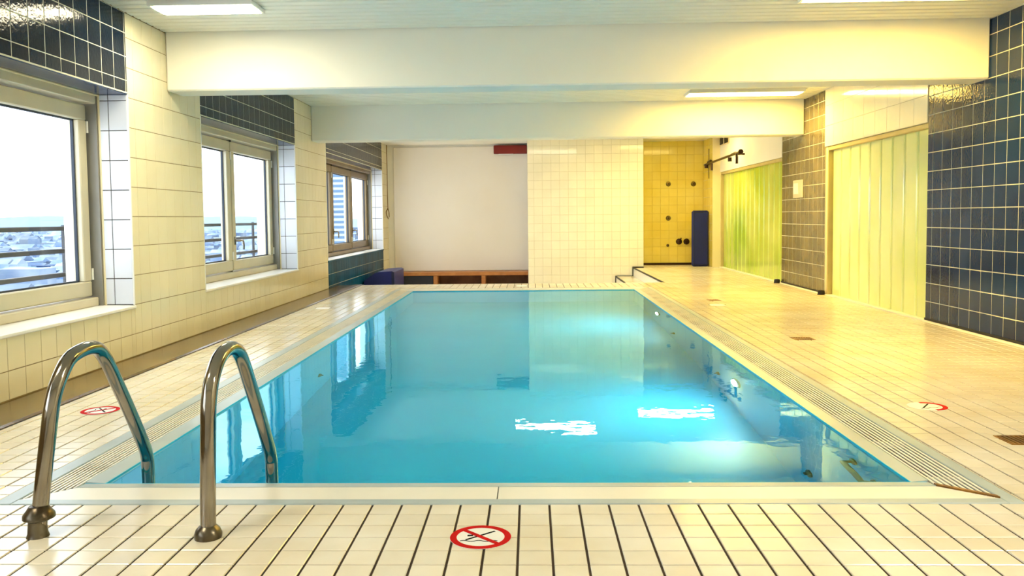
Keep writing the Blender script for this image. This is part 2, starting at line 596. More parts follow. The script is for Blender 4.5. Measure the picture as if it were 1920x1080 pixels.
# lower floor at the far end and the step down to it
lf = MB().box(XL - 0.3, 1.66, DECK_END, 17.4, LOW - 0.2, LOW).build('lower_floor', M_floor)
tag(lf, 'sunken cream floor behind the far end of the pool', 'floor', kind='structure')
st = MB().box(1.66, STEP_X, DECK_END + 0.001, 16.45, LOW - 0.2, -0.18)
st.box(STEP_X - 0.004, STEP_X, DECK_END + 0.001, 16.45, -0.18, -0.02)
step = st.build('step_floor', M_white)
tag(step, 'low white step with black edging beside the tiled block', 'step', kind='structure')
MB().box(1.655, STEP_X - 0.004, DECK_END + 0.01, 16.44, -0.18, -0.172).build('tread', M_floor, step)
MB().box(STEP_X - 0.014, STEP_X + 0.004, DECK_END, 16.45, -0.02, 0.004).build('nosing', M_black, step)
MB().box(1.652, 1.67, DECK_END, 16.45, -0.195, -0.168).build('nosing', M_black, step)
MB().box(1.66, STEP_X, 16.432, 16.448, -0.18, -0.16).build('edge_strip', M_black, step)
MB().box(STEP_X, 2.2, 16.432, 16.448, -0.005, 0.014).build('edge_strip', M_black, step)
MB().box(STEP_X - 0.02, STEP_X, 16.432, 16.448, -0.18, 0.014).build('edge_strip', M_black, step)
MB().box(1.645, 1.66, 16.432, 16.448, LOW, -0.16).build('edge_strip', M_black, step)

# ------------------------------------------------------------------ pool basin, surround, water
pb = MB()
pb.box(PX0 - 0.25, PX1 + 0.25, PY0 - 0.2, PY1 + 0.2, DEEP - 0.2, DEEP)
pb.box(PX0 - 0.08, PX0, PY0 - 0.06, PY1 + 0.06, DEEP, -0.004)
pb.box(PX1, PX1 + 0.06, PY0 - 0.06, PY1 + 0.06, DEEP, -0.004)
pb.box(PX0, PX1, PY0 - 0.06, PY0, DEEP, -0.004)
pb.box(PX0, PX1, PY1, PY1 + 0.06, DEEP, -0.004)
basin = pb.build('pool_basin', M_basin)
tag(basin, 'sunken rectangular turquoise swimming pool basin', 'pool', kind='structure')

wv = 24
wm = MB()
nx, ny = 12, 32
for j in range(ny + 1):
    for i in range(nx + 1):
        wm.v.append((PX0 + (PX1 - PX0) * i / nx, PY0 + (PY1 - PY0) * j / ny, -0.012))
for j in range(ny):
    for i in range(nx):
        a = j * (nx + 1) + i
        wm.f.append((a, a + 1, a + nx + 2, a + nx + 1))
me = bpy.data.meshes.new('pool_water')
me.from_pydata(wm.v, [], wm.f)
me.materials.append(M_water)
for p in me.polygons:
    p.use_smooth = True
water = link('pool_water', me)
tag(water, 'still clear blue water filling the pool', 'water', kind='stuff')

sur = MB()
sur.box(SX0, PX0 - 0.08, SY0, SY1, -0.2, -0.09)
sur.box(PX1 + 0.06, SX1, SY0, SY1, -0.2, -0.09)
sur.box(PX0 - 0.08, PX1 + 0.06, SY0, PY0 - 0.06, -0.2, -0.09)
sur.box(PX0 - 0.08, PX1 + 0.06, PY1 + 0.06, SY1, -0.2, -0.09)
surround = sur.build('overflow_channel', M_gutter)
tag(surround, 'overflow channel framing the pool under white covers', 'pool edge', kind='structure')


def ring(x0, x1, y0, y1, w, z0, z1, name, m, wl=None, wr=None, wf=None):
    b = MB()
    wl, wr, wf = wl or w, wr or w, wf or w
    b.cbox(x0, x0 + wl, y0, y1, z0, z1, 0.003)
    b.cbox(x1 - wr, x1, y0, y1, z0, z1, 0.003)
    b.cbox(x0 + wl, x1 - wr, y0, y0 + w, z0, z1, 0.003)
    b.cbox(x0 + wl, x1 - wr, y1 - wf, y1, z0, z1, 0.003)
    return b.build(name, m, surround)


ring(SX0, SX1, SY0, SY1, 0.05, -0.06, 0.002, 'outer_strip', M_strip, wl=0.068, wr=0.055)
# lip: sloping white-grey edge towards the water
lip = MB()
LX0, LX1, LY0, LY1 = -1.722, 1.475, 3.057, 11.57
lip.prism([(LX0, -0.06), (LX0, 0.002), (PX0 - 0.004, -0.004), (PX0 + 0.004, -0.02), (PX0 - 0.006, -0.06)], 'y', PY0, PY1)
lip.prism([(LX1, -0.06), (LX1, 0.002), (PX1 + 0.004, -0.004), (PX1 - 0.004, -0.02), (PX1 + 0.006, -0.06)], 'y', PY0, PY1)
lip.prism([(LY0, -0.06), (LY0, 0.002), (PY0 - 0.004, -0.004), (PY0 + 0.004, -0.02), (PY0 - 0.006, -0.06)], 'x', LX0, LX1)
lip.prism([(LY1, -0.06), (LY1, 0.002), (PY1 + 0.004, -0.004), (PY1 - 0.004, -0.02), (PY1 + 0.006, -0.06)], 'x', LX0, LX1)
lip.build('pool_lip', M_strip, surround)
# flat covers on the short sides, mitred, in two lengths
for (y0, y1, s) in ((SY0 + 0.05, LY0, 1), (LY1, SY1 - 0.05, -1)):
    xo0, xo1, xi0, xi1 = SX0 + 0.068, SX1 - 0.055, LX0, LX1
    xm = -0.13
    yo, yi = (y0, y1) if s > 0 else (y1, y0)
    for pts in ([(xo0, yo), (xm - 0.002, yo), (xm - 0.002, yi), (xi0, yi)], [(xm + 0.002, yo), (xo1, yo), (xi1, yi), (xm + 0.002, yi)]):
        MB().prism(pts, 'z', -0.045, 0.0).build('cover_plank', M_cover, surround)
# slatted grates on the long sides


def grate(x_out, x_in, label, bar):
    g = empty('overflow_grate', (0, 0, 0), label, 'grate', 'overflow grates along the pool')
    n = 8
    pitch = (x_in - x_out) / n
    sg = 1 if pitch > 0 else -1
    for k in range(n):
        a, b_ = x_out + pitch * (k + 0.25), x_out + pitch * (k + 0.75)
        f0 = (k + 0.5) / n
        y0 = SY0 + 0.05 + (LY0 - SY0 - 0.05) * f0 + 0.004
        y1 = SY1 - 0.05 - (SY1 - 0.05 - LY1) * f0 - 0.004
        MB().cbox(min(a, b_), max(a, b_), y0, y1, -0.004, 0.001, 0.001).build('slat', M_cover, g)
    sp = MB()
    y = SY0 + 0.3
    while y < SY1 - 0.2:
        sp.box(min(x_out, x_in) + 0.004, max(x_out, x_in) - 0.004, y, y + 0.012, -0.03, -0.0045)
        y += 0.5
    sp.build('cross_bars', M_cover, g)['kind'] = 'stuff'
    if bar:
        d = 0.013
        MB().prism([(x_out - sg * 0.0, SY0 + 0.052), (x_out, SY0 + 0.052 + d * 1.6), (x_in, LY0 + d * 1.6), (x_in, LY0)], 'z', -0.04, 0.006).build('end_bar', M_rust, g)
    return g


grate(SX1 - 0.057, LX1 + 0.002, 'white slatted overflow grate ending in a bronze bar on the lamp side of the pool', True)
grate(SX0 + 0.07, LX0 - 0.002, 'white slatted overflow grate on the window side of the pool', False)


# pool fittings on the basin walls
def pool_lamp(y, z, label):
    l = empty('underwater_lamp', (PX1, y, z), label, 'lamp', 'lamps in the pool wall')
    MB().lathe([(0.105, 0.0), (0.105, -0.012), (0.088, -0.02), (0.078, -0.014)], (0, 0, 0), 'x', 28).build('ring', M_steel, l)
    MB().lathe([(0.078, -0.012), (0.07, -0.024), (0.03, -0.03), (0.004, -0.031)], (0, 0, 0), 'x', 28).build('lens', M_lamp_pool, l)


pool_lamp(5.755, -0.687, 'round white pool lamp glowing under water nearer the ladder end')
pool_lamp(9.30, -0.571, 'round white pool lamp glowing under water near the far end')


def nozzle(x, y, z, label, grn=False):
    s = -1 if x > 0 else 1
    n_ = empty('inlet_nozzle', (x, y, z), label, 'nozzle', 'inlet nozzles in the pool walls')
    m = M_green if grn else M_black
    MB().lathe([(0.04, 0.0), (0.04, s * 0.008), (0.03, s * 0.016), (0.012, s * 0.018)], (0, 0, 0), 'x', 18).build('collar', m, n_)
    MB().lathe([(0.014, s * 0.016), (0.014, s * 0.03), (0.008, s * 0.034)], (0, 0, 0), 'x', 12).build('jet', m, n_)


nozzle(PX1, 6.317, -0.914, 'small dark inlet nozzle below the nearer pool lamp')
nozzle(PX1, 8.283, -0.99, 'small dark inlet nozzle between the two pool lamps')
nozzle(PX0, 6.343, -0.94, 'small green inlet nozzle in the pool wall under the windows', True)
gh = empty('grab_handle', (PX1, 3.5, -0.29), 'bent dark green handle under water at the near corner by the grate', 'handle')
MB().tube([(0, 0.16, 0.02), (-0.05, 0.155, 0.025), (-0.06, 0.08, 0.03), (-0.06, 0, 0.02), (-0.055, -0.06, -0.02), (0, -0.07, -0.04)], 0.016, 10).build('grip', M_green, gh)
MB().lathe([(0.035, 0), (0.035, -0.01), (0.02, -0.014)], (0, 0.16, 0.02), 'x', 16).build('mount', M_green, gh)
MB().lathe([(0.035, 0), (0.035, -0.01), (0.02, -0.014)], (0, -0.07, -0.04), 'x', 16).build('mount', M_green, gh)
nozzle(PX1, 4.236, -1.01, 'green inlet nozzle low in the pool wall nearest the bronze bar', True)

# brown stone ledge along the window wall
lb = MB()
lb.prism([(XL, -0.05), (-2.582, -0.05), (-2.582, 0.004), (-2.60, 0.010), (-2.70, 0.008), (-2.71, 0.0), (XL, -0.004)], 'y', -1.6, DECK_END)
ledge = lb.build('trim_1', M_ledge)
tag(ledge, 'dark brown polished stone ledge along the foot of the window wall', 'ledge', kind='structure')
MB().box(-2.584, -2.575, -1.6, DECK_END, -0.03, 0.001).build('edge_joint', M_black, ledge)

# ------------------------------------------------------------------ window wall
WIN = [(3.13, 6.13, 0.38, 1.94), (7.49, 10.50, 0.38, 1.945), (12.08, 16.65, 0.40, 1.97), (-1.25, 1.76, 0.38, 1.94)]  # last entry is an unseen window added to light the foreground
XO = -3.46                       # outer face
B = XL - 0.0025                   # joint plane of the tiles
wl = MB()
ys = [-1.6] + [q for w in sorted(WIN) for q in w[:2]] + [17.5]
for i in range(0, len(ys), 2):
    wl.box(XO, B, ys[i], ys[i + 1], -0.6, ZC + 0.1)
for (y0, y1, z0, z1) in WIN:
    wl.box(XO, B, y0, y1, -0.6, z0 - 0.012)
    wl.box(XO, B, y0, y1, z1, ZC + 0.1)
wall_left = wl.build('wall_left', M_grout_wall)
tag(wall_left, 'cream and dark blue tiled wall with three windows', 'wall', kind='structure')

WP, HP = 0.1632, 0.2187          # cream wall tile pitch
WY, WZ = 6.232, 0.383            # grid phase


def left_tiles(y0, y1, z0, z1, m, pu, pv, phu, phv, gu, gv, name='tile'):
    us, vs = cuts(y0, y1, phu, pu), cuts(z0, z1, phv, pv)
    # u = +Y, v = +Z gives the normal +X
    tiles(wall_left, (B, 0, 0), (0, 1, 0), (0, 0, 1), us, vs, m, gu, gv, 0.0025, name, 0.0008)


left_tiles(6.13, 7.49, 0.0, ZC, M_white_tile, WP, HP, WY, WZ, 0.004, 0.005)
left_tiles(10.50, 12.08, 0.0, ZC, M_white_tile, WP, HP, WY, WZ, 0.004, 0.005)
left_tiles(2.8, 6.13, 0.0, 0.355, M_white_tile, WP, HP, WY, WZ, 0.004, 0.005)
left_tiles(2.8, 3.13, 0.355, ZC, M_white_tile, WP, HP, WY, WZ, 0.004, 0.005)
left_tiles(7.49, 10.50, 0.0, 0.355, M_white_tile, WP, HP, WY, WZ, 0.004, 0.005)
left_tiles(16.65, 17.3, LOW, ZC, M_white_tile, WP, HP, WY, WZ, 0.004, 0.005)
BP = 0.1688
gl_ = MB()
for (y0, y1, z0, z1) in WIN:
    gl_.box(B - 0.001, B + 0.0008, y0, y1, z1 + 0.001, ZC)
gl_.box(B - 0.001, B + 0.0008, WIN[2][0], WIN[2][1], LOW, WIN[2][2] - 0.03)
gl_.build('pale_grout', M_grout_light, wall_left)
left_tiles(3.13, 6.13, 1.95, ZC, M_shaded_blue_tile, BP, 0.1725, 6.11, 2.037, 0.008, 0.006, 'blue_tile')
left_tiles(7.49, 10.50, 1.955, ZC, M_shaded_blue_tile, BP, 0.1725, 10.5, 2.037, 0.008, 0.006, 'blue_tile')
left_tiles(12.08, 16.65, 1.98, ZC, M_shaded_blue_tile, BP, 0.1725, 16.65, 2.037, 0.008, 0.006, 'blue_tile')
left_tiles(12.08, 16.65, LOW, 0.375, M_teal_tile, BP, 0.1725, 16.65, 0.20, 0.004, 0.004, 'blue_tile')

# reveals: white tiles on the window jambs, slate-blue soffit, white corner beads
for (y0, y1, z0, z1) in WIN:
    for (yy, u, org) in ((y1, (-1, 0, 0), (0, y1, 0)), (y0, (1, 0, 0), (0, y0, 0))):
        pl = MB()
        if yy == y1:
            pl.box(-3.18, XL - 0.0, y1 - 0.004, y1 + 0.001, z0, z1)
        else:
            pl.box(-3.18, XL - 0.0, y0 - 0.001, y0 + 0.004, z0, z1)
        pl.build('reveal_backing', M_grout_dark, wall_left)
        vs = cuts(z0 + 0.004, z1 - 0.004, 0.36, HP)
        if yy == y1:
            tiles(wall_left, (0, y1 - 0.004, 0), (1, 0, 0), (0, 0, 1), [-3.172, -3.105, XL - 0.004], vs, M_reveal_tile, 0.005, 0.006, 0.005, 'reveal_tile')
        else:
            tiles(wall_left, (0, y0 + 0.004, 0), (-1, 0, 0), (0, 0, 1), [2.964, 3.105, 3.172], vs, M_reveal_tile, 0.005, 0.006, 0.005, 'reveal_tile')
    so = MB().box(-3.20, XL, y0, y1, z1 - 0.006, z1 + 0.002)
    so.build('soffit', M_blue_tile, wall_left)
    MB().cbox(-3.19, -3.17, y0, y1, z1 - 0.016, z1 - 0.004, 0.003).build('corner_bead', M_frame_cream, wall_left)
    for yy in (y0, y1):
        MB().cbox(XL - 0.012, XL + 0.003, yy - 0.007, yy + 0.007, z0, z1, 0.004).build('corner_bead', M_white, wall_left)
        MB().cbox(-3.185, -3.168, yy - 0.012, yy + 0.012, z0, z1, 0.003).build('corner_bead', M_frame_cream, wall_left)


# ------------------------------------------------------------------ windows
def make_window(i, dims, splits, m_sash, m_frame, handles, label):
    y0, y1, z0, z1 = dims
    w = empty('window_%d' % i, (0, 0, 0), label, 'window', kind='structure')
    # deep outer frame: metal jambs, head and bottom rail
    f = MB()
    XF0, XF1 = -3.36, -3.185
    f.box(XF0, XF1, y1 - 0.03, y1 - 0.0005, z0, z1 - 0.007)
    f.box(XF0, XF1, y0 + 0.0005, y0 + 0.03, z0, z1 - 0.007)
    f.build('jamb_lining', M_window_grey, w)
    f = MB()
    f.cbox(XF0, XF1, y0 + 0.03, y1 - 0.03, z1 - 0.075, z1 - 0.007, 0.006)
    f.cbox(XF0, XF1 - 0.03, y0 + 0.03, y1 - 0.03, z0 + 0.002, z0 + 0.065, 0.006)
    f.build('frame', m_frame, w)
    sl = MB()
    sl.prism([(-3.34, z0 - 0.012), (XL + 0.008, z0 - 0.026), (XL + 0.012, z0 - 0.02), (XL + 0.012, z0 - 0.006), (XL + 0.004, z0 - 0.001), (-3.19, z0 + 0.002), (-3.34, z0 + 0.002)], 'y', y0 + 0.001, y1 - 0.001)
    sl.build('sill', M_teal_tile if i == 3 else M_white, w)
    if i == 3:
        MB().box(-3.185, XL + 0.002, y0 + 0.001, y1 - 0.001, z0 + 0.001, z0 + 0.006).build('sill_top', M_white, w)
    ol = MB()
    ol.box(XO - 0.002, XF0, y1 - 0.02, y1 + 0.001, z0, z1)
    ol.box(XO - 0.002, XF0, y0 - 0.001, y0 + 0.02, z0, z1)
    ol.box(XO - 0.002, XF0, y0 + 0.02, y1 - 0.02, z1 - 0.02, z1)
    ol.box(XO - 0.012, XF0, y0 + 0.02, y1 - 0.02, z0 - 0.01, z0 + 0.02)
    ol.build('outer_lining', M_white, w)
    bs = [y0 + 0.03] + splits + [y1 - 0.03]
    S0, S1 = -3.34, -3.255       # sash depth
    for k in range(len(bs) - 1):
        a, b_ = bs[k] + 0.012, bs[k + 1] - 0.012
        zb, zt = z0 + 0.075, z1 - 0.085
        fw, ft = 0.10, 0.11
        s = MB()
        for (p0, p1, q0, q1) in ((a, b_, zt - ft, zt), (a, b_, zb, zb + ft), (a, a + fw, zb + ft, zt - ft), (b_ - fw, b_, zb + ft, zt - ft)):
            s.cbox(S0, S1, p0, p1, q0, q1, 0.007)
        sash = s.build('sash', m_sash, w)
        g = MB()
        ga, gb_, gz0, gz1 = a + fw, b_ - fw, zb + ft, zt - ft
        for (p0, p1, q0, q1) in ((ga, gb_, gz1 - 0.012, gz1), (ga, gb_, gz0, gz0 + 0.012), (ga, ga + 0.012, gz0, gz1), (gb_ - 0.012, gb_, gz0, gz1)):
            g.box(-3.315, -3.295, p0, p1, q0, q1)
        g.build('gasket', M_gasket, sash)
        MB().box(-3.307, -3.302, ga, gb_, gz0, gz1).build('pane', M_pane, sash)
        for zz in (zb + 0.12, zt - 0.2):
            MB().tube([(S1 + 0.004, b_ + 0.004, zz), (S1 + 0.004, b_ + 0.004, zz + 0.085)], 0.008, 8).build('hinge', M_white, sash)
        if k in handles:
            yh = a + 0.05 if handles[k] == 'a' else b_ - 0.05
            zh = z0 + 0.40
            h = MB()
            h.cbox(S1, S1 + 0.012, yh - 0.02, yh + 0.02, zh - 0.045, zh + 0.045, 0.004)
            h.tube([(S1 + 0.008, yh, zh), (S1 + 0.045, yh, zh), (S1 + 0.055, yh + 0.01, zh), (S1 + 0.055, yh + 0.09, zh + 0.004), (S1 + 0.055, yh + 0.12, zh - 0.01), (S1 + 0.055, yh + 0.13, zh - 0.06), (S1 + 0.052, yh + 0.132, zh - 0.1)], 0.011, 10)
            h.build('handle', M_steel, sash)
        if k > 0:
            MB().box(S0, S1 - 0.012, bs[k] - 0.012, bs[k] + 0.012, z0 + 0.065, z1 - 0.075).build('mullion', M_window_brown if i == 3 else M_gasket, w)
            MB().tube([(S1, bs[k], zt - 0.004), (S1, bs[k], zt + 0.03)], 0.012, 8).build('latch', M_black, w)
    return w


make_window(1, WIN[0], [4.63], M_window, M_window, {1: 'a'}, 'nearest wide window with beige frame above the ladder')
make_window(2, WIN[1], [9.03], M_window, M_window, {1: 'a'}, 'middle window with two beige casements and a steel handle')
make_window(3, WIN[2], [13.63, 15.10], M_window_brown, M_window_brown, {1: 'a', 2: 'a'}, 'farthest window with brown frame above the teal tiled parapet')

make_window(4, WIN[3], [0.25], M_window, M_window, {1: 'a'}, 'unseen window added for daylight at the entrance end of the long tiled wall')

# balustrade bars outside each window
for i, (y0, y1, z0, z1) in enumerate(WIN[:2]):
    r = empty('balustrade', (-3.56, 0, 0), ('dark three bar balustrade outside the nearest window', 'dark three bar balustrade outside the middle window')[i], 'railing', 'railings outside the windows')
    for zz in (0.955, 0.785, 0.605):
        MB().cbox(-0.02, 0.02, y0 - 0.3, y1 + 0.3, zz - 0.017, zz + 0.017, 0.005).build('bar', M_rail, r)
    for yy in (y0 - 0.2, y1 + 0.2):
        MB().box(-0.04, -0.02, yy - 0.02, yy + 0.02, 0.2, 0.98).build('post', M_rail, r)
        MB().box(-0.02, 0.09, yy - 0.02, yy + 0.02, 0.25, 0.29).build('bracket', M_rail, r)

# ------------------------------------------------------------------ lamp-side wall
WR = XR + 0.0025
G1 = (7.82, 10.44)               # nearer channel-glass opening
G2 = (12.28, 16.25)              # farther one
GT = 1.83
wr = MB()
wr.box(WR, WR + 0.5, -1.6, G1[0], -0.3, ZC + 0.1)
wr.box(WR, WR + 0.5, G1[1] + 0.06, G2[0], -0.3, ZC + 0.1)
wr.box(WR, WR + 0.5, G1[0], G1[1] + 0.06, GT, ZC + 0.1)
wr.box(WR, WR + 0.5, G2[0], G2[1], GT, ZC + 0.1)
wr.box(3.506, WR + 0.5, G2[1], 17.5, -0.3, ZC + 0.1)
wr.box(WR + 0.3, WR + 0.5, G1[0], G1[1] + 0.06, -0.3, GT)
wr.box(WR + 0.3, WR + 0.5, G2[0], G2[1], -0.3, GT)
wall_right = wr.build('wall_right', M_grout_light)
tag(wall_right, 'dark tiled wall with two channel glass openings', 'wall', kind='structure')


def right_tiles(y0, y1, z0, z1, m, pu, pv, phu, phv, gu, gv, name='tile', x=WR):
    # u = -Y, v = +Z gives the normal -X
    us = [-q for q in cuts(y0, y1, phu, pu)[::-1]]
    vs = cuts(z0, z1, phv, pv)
    tiles(wall_right, (x, 0, 0), (0, -1, 0), (0, 0, 1), us, vs, m, gu, gv, 0.0025, name, 0.0008)


right_tiles(4.6, G1[0], 0.015, ZC, M_blue_tile, BP, 0.1705, 7.722, 0.187, 0.008, 0.007, 'blue_tile')
right_tiles(G1[1] + 0.06, G2[0], 0.015, ZC, M_lamp_tinted_pillar_tile, BP, 0.1705, 10.60, 0.187, 0.010, 0.007, 'lamp_tinted_pillar_tile')  # pillar tiles with warm lamplight in their colour
pl = MB()
pl.box(3.642, WR, G1[0] + 0.002, G1[1] + 0.06, GT, ZC)
pl.build('white_band_backing', M_grout_block, wall_right)
us = [-q for q in cuts(G1[0] + 0.002, G1[1] + 0.06, 10.5, 0.30)[::-1]]
tiles(wall_right, (3.642, 0, 0), (0, -1, 0), (0, 0, 1), us, cuts(GT, ZC, GT, 0.25), M_block_tile, 0.002, 0.002, 0.005, 'band_tile')
MB().box(3.64, WR, G2[0] + 0.002, G2[1], GT, ZC).build('white_band', M_plaster, wall_right)
# alcove cheek, cream tiles with lamplight yellow in their colour, seen beside the blue mat
tiles(wall_right, (3.506, 0, 0), (0, -1, 0), (0, 0, 1), [-q for q in cuts(G2[1], 17.15, 17.15, 0.17)[::-1]], cuts(0.0, ZC, 0.0, 0.17), M_lamp_tinted_tile, 0.003, 0.003, 0.006, 'lamp_tinted_tile')
MB().box(3.498, 3.66, G2[1] - 0.012, G2[1], 0.0, ZC).build('jamb_face', M_frame_cream, wall_right)


# channel glass screens
def glass_screen(y0, y1, n, m, label, deep_until=None):
    s = empty('channel_glass_screen', (0, 0, 0), label, 'glass wall', 'channel glass screens in the lamp side wall')
    X0 = 3.70
    f = MB()
    f.cbox(X0 - 0.045, X0 + 0.10, y0, y1, GT - 0.05, GT - 0.001, 0.006)
    f.build('head_frame', M_frame_gold, s)
    f = MB()
    f.cbox(XR - 0.013, X0 + 0.10, y0, y1, -0.004, 0.012, 0.003)
    f.build('bottom_frame', M_cover, s)
    MB().cbox(X0 - 0.05, X0 + 0.10, y1 - 0.03, y1, 0.0, GT - 0.05, 0.006).build('side_frame', M_frame_gold, s)
    MB().cbox(X0 - 0.0, X0 + 0.10, y0, y0 + 0.02, 0.0, GT - 0.05, 0.004).build('side_frame', M_frame_gold, s)
    a, b_ = y0 + 0.03, y1 - 0.045
    p = (b_ - a) / n
    for k in range(n):
        q0, q1 = a + p * k + 0.003, a + p * (k + 1) - 0.003
        # U-shaped channel: face and two flanges
        pts = [(X0 + 0.06, q0), (X0 + 0.014, q0), (X0 + 0.004, q0 + 0.012), (X0, q0 + 0.03), (X0, q1 - 0.03), (X0 + 0.004, q1 - 0.012), (X0 + 0.014, q1), (X0 + 0.06, q1), (X0 + 0.06, q1 - 0.007), (X0 + 0.02, q1 - 0.012), (X0 + 0.02, q0 + 0.012), (X0 + 0.06, q0 + 0.007)]
        mm = m if (deep_until is None or q0 < deep_until) else M_uglass_deep
        MB().prism(pts, 'z', 0.012, GT - 0.05).build('glass_plank', mm, s)
    return s


glass_screen(G1[0], G1[1], 9, M_uglass, 'pale green channel glass screen between the blue tiled wall and the pillar')
glass_screen(G2[0], G2[1], 14, M_uglass_deep, 'deeper green channel glass screen beyond the tiled pillar')
MB().cbox(3.655, 3.70, G1[1], G1[1] + 0.06, 0.0, GT, 0.006).build('cream_jamb', M_frame_cream, wall_right)

# skirtings
bb = MB()
bb.prism([(XR + 0.004, -0.004), (XR + 0.004, 0.014), (XR - 0.004, 0.014), (XR - 0.03, 0.002), (XR - 0.03, -0.004)], 'y', -1.6, G1[0])
bb.prism([(XR + 0.004, -0.004), (XR + 0.004, 0.014), (XR - 0.004, 0.014), (XR - 0.03, 0.002), (XR - 0.03, -0.004)], 'y', G1[1] + 0.06, G2[0])
bbr = bb.build('baseboard_right', M_cover)
tag(bbr, 'thin white coved skirting under the dark wall tiles', 'skirting', kind='structure')
MB().box(XR - 0.008, XR + 0.003, -1.6, G1[0], 0.014, 0.034).build('dark_line', M_black, bbr)
MB().box(XR - 0.008, XR + 0.003, G1[1] + 0.06, G2[0], 0.014, 0.034).build('dark_line', M_black, bbr)
for yy, lab in ((G1[1] + 0.03, 'black rubber door stop at the near foot of the pillar'), (G2[0] + 0.06, 'black rubber door stop at the far foot of the pillar')):
    d = empty('door_stop', (XR - 0.045, yy, 0), lab, 'door stop', 'rubber stops at the pillar foot')
    MB().lathe([(0.042, 0.0), (0.042, 0.04), (0.036, 0.055), (0.015, 0.06)], (0, 0, 0), 'z', 16).build('bumper', M_black, d)
    MB().lathe([(0.046, 0.0), (0.046, 0.01), (0.03, 0.012)], (0, 0, 0), 'z', 16).build('base_ring', M_dark_metal, d)

# switch plate on the pillar
sw = empty('switch_plate', (XR, 11.525, 1.348), 'grey switch plate with lit white rocker on the pillar', 'switch')
MB().cbox(-0.014, 0.0, -0.2, 0.2, -0.12, 0.12, 0.004).build('plate', M_plate, sw)
MB().cbox(-0.022, -0.014, -0.03, 0.15, -0.07, 0.08, 0.003).build('rocker', M_white, sw)

# ------------------------------------------------------------------ far end
BX0, BX1, BY = -0.06, 2.2, 16.45
bk = MB().box(BX0, BX1, BY + 0.006, 17.5, LOW - 0.1, ZC + 0.1).build('wall_centre', M_grout_block)
tag(bk, 'ivory tiled block standing between the board niche and the shower alcove', 'wall', kind='structure')
vs = cuts(LOW, ZC, 0.03, 0.169)
tiles(bk, (0, BY + 0.006, 0), (1, 0, 0), (0, 0, 1), cuts(BX0, BX1, 0.06, 0.169), vs, M_block_tile, 0.003, 0.003, 0.006, 'block_tile', 0.002)
MB().box(BX0 - 0.004, BX0, BY + 0.01, 17.3, LOW, ZC).build('side_face', M_plaster, bk)

wb = MB()
wb.box(XL - 0.4, BX0 + 0.1, 17.30, 17.5, LOW - 0.1, ZC + 0.1)
wb.box(BX1 - 0.1, 4.1, 17.156, 17.5, -0.3, ZC + 0.1)
wall_back = wb.build('wall_back', M_grout_lamp_tinted)
tag(wall_back, 'end wall of the shower alcove, cream tiles coloured with yellow lamplight', 'wall', kind='structure')
tiles(wall_back, (0, 17.156, 0), (1, 0, 0), (0, 0, 1), cuts(BX1, 3.5, 2.3, 0.17), cuts(0.03, ZC, 0.03, 0.17), M_lamp_tinted_tile, 0.003, 0.003, 0.006, 'lamp_tinted_tile', 0.001)
MB().box(BX1, 3.5, 17.13, 17.15, 0.0, 0.045).build('dark_skirting', M_dark_metal, wall_back)
MB().box(XL, BX0, 17.285, 17.30, LOW, ZC).build('niche_lining', M_plaster, wall_back)

bd = MB().cbox(-2.83, BX0 - 0.005, 17.262, 17.284, -0.085, 2.47, 0.004).build('wall_board', M_board)
tag(bd, 'large glossy white board filling the niche above the wooden shelf', 'board')
sh = empty('wooden_shelf', (-1.45, 17.1, LOW), 'low orange wooden shelf with open compartments under the white board', 'shelf')
MB().cbox(-1.38, 1.385, -0.25, 0.18, 0.20, 0.27, 0.005).build('top_board', M_wood, sh)
for xx in (-0.5, 0.475):
    MB().cbox(xx - 0.04, xx + 0.04, -0.24, 0.17, 0.0, 0.20, 0.004).build('divider', M_wood, sh)
MB().box(-1.38, 1.385, 0.15, 0.18, 0.0, 0.20).build('back_panel', M_wood_in, sh)
MB().cbox(-1.37, -0.55, -0.235, -0.215, 0.0, 0.195, 0.004).build('shade_panel', M_charcoal, sh)  # dark panel standing in for the shade inside this compartment
rb = empty('red_box', (-0.40, 17.262, 2.39), 'dark red box hung high at the end of the white board', 'box')
MB().cbox(-0.35, 0.33, -0.13, 0.0, -0.085, 0.085, 0.008).build('body', M_red, rb)
MB().cbox(-0.25, 0.05, -0.10, -0.04, -0.105, -0.085, 0.004).build('bottom_plate', M_white, rb)
mt = MB().prism([(-2.93, LOW), (-2.93, -0.08), (-2.75, 0.05), (-2.69, 0.075), (-2.44, 0.09), (-2.40, 0.07), (-2.40, LOW)], 'y', 14.5, 15.6)
mt.smooth = False
mat_low = mt.build('foam_wedge', M_mat_blue)
tag(mat_low, 'dark blue foam wedge lying under the farthest window', 'wedge')
MB().prism([(-2.445, 0.088), (-2.40, 0.072), (-2.396, 0.068), (-2.396, LOW + 0.001), (-2.445, LOW + 0.001)], 'y', 14.494, 14.5).build('end_seam', M_mat_dark, mat_low)
cd = empty('pull_cord', (-2.92, 17.0, 0), 'thin brown cord with a loop hanging beside the white board', 'cord')
MB().tube([(0, 0, 2.5), (0.004, 0, 2.0), (0.0, 0, 1.5), (0.005, 0, 1.22)], 0.008, 6).build('line', M_cord, cd)
MB().tube([(0.005, 0, 1.22), (-0.03, 0, 1.15), (-0.025, 0, 1.08), (0.01, 0, 1.0), (0.03, 0, 1.05), (0.025, 0, 1.14), (0.005, 0, 1.22)], 0.009, 6).build('loop', M_cord, cd)

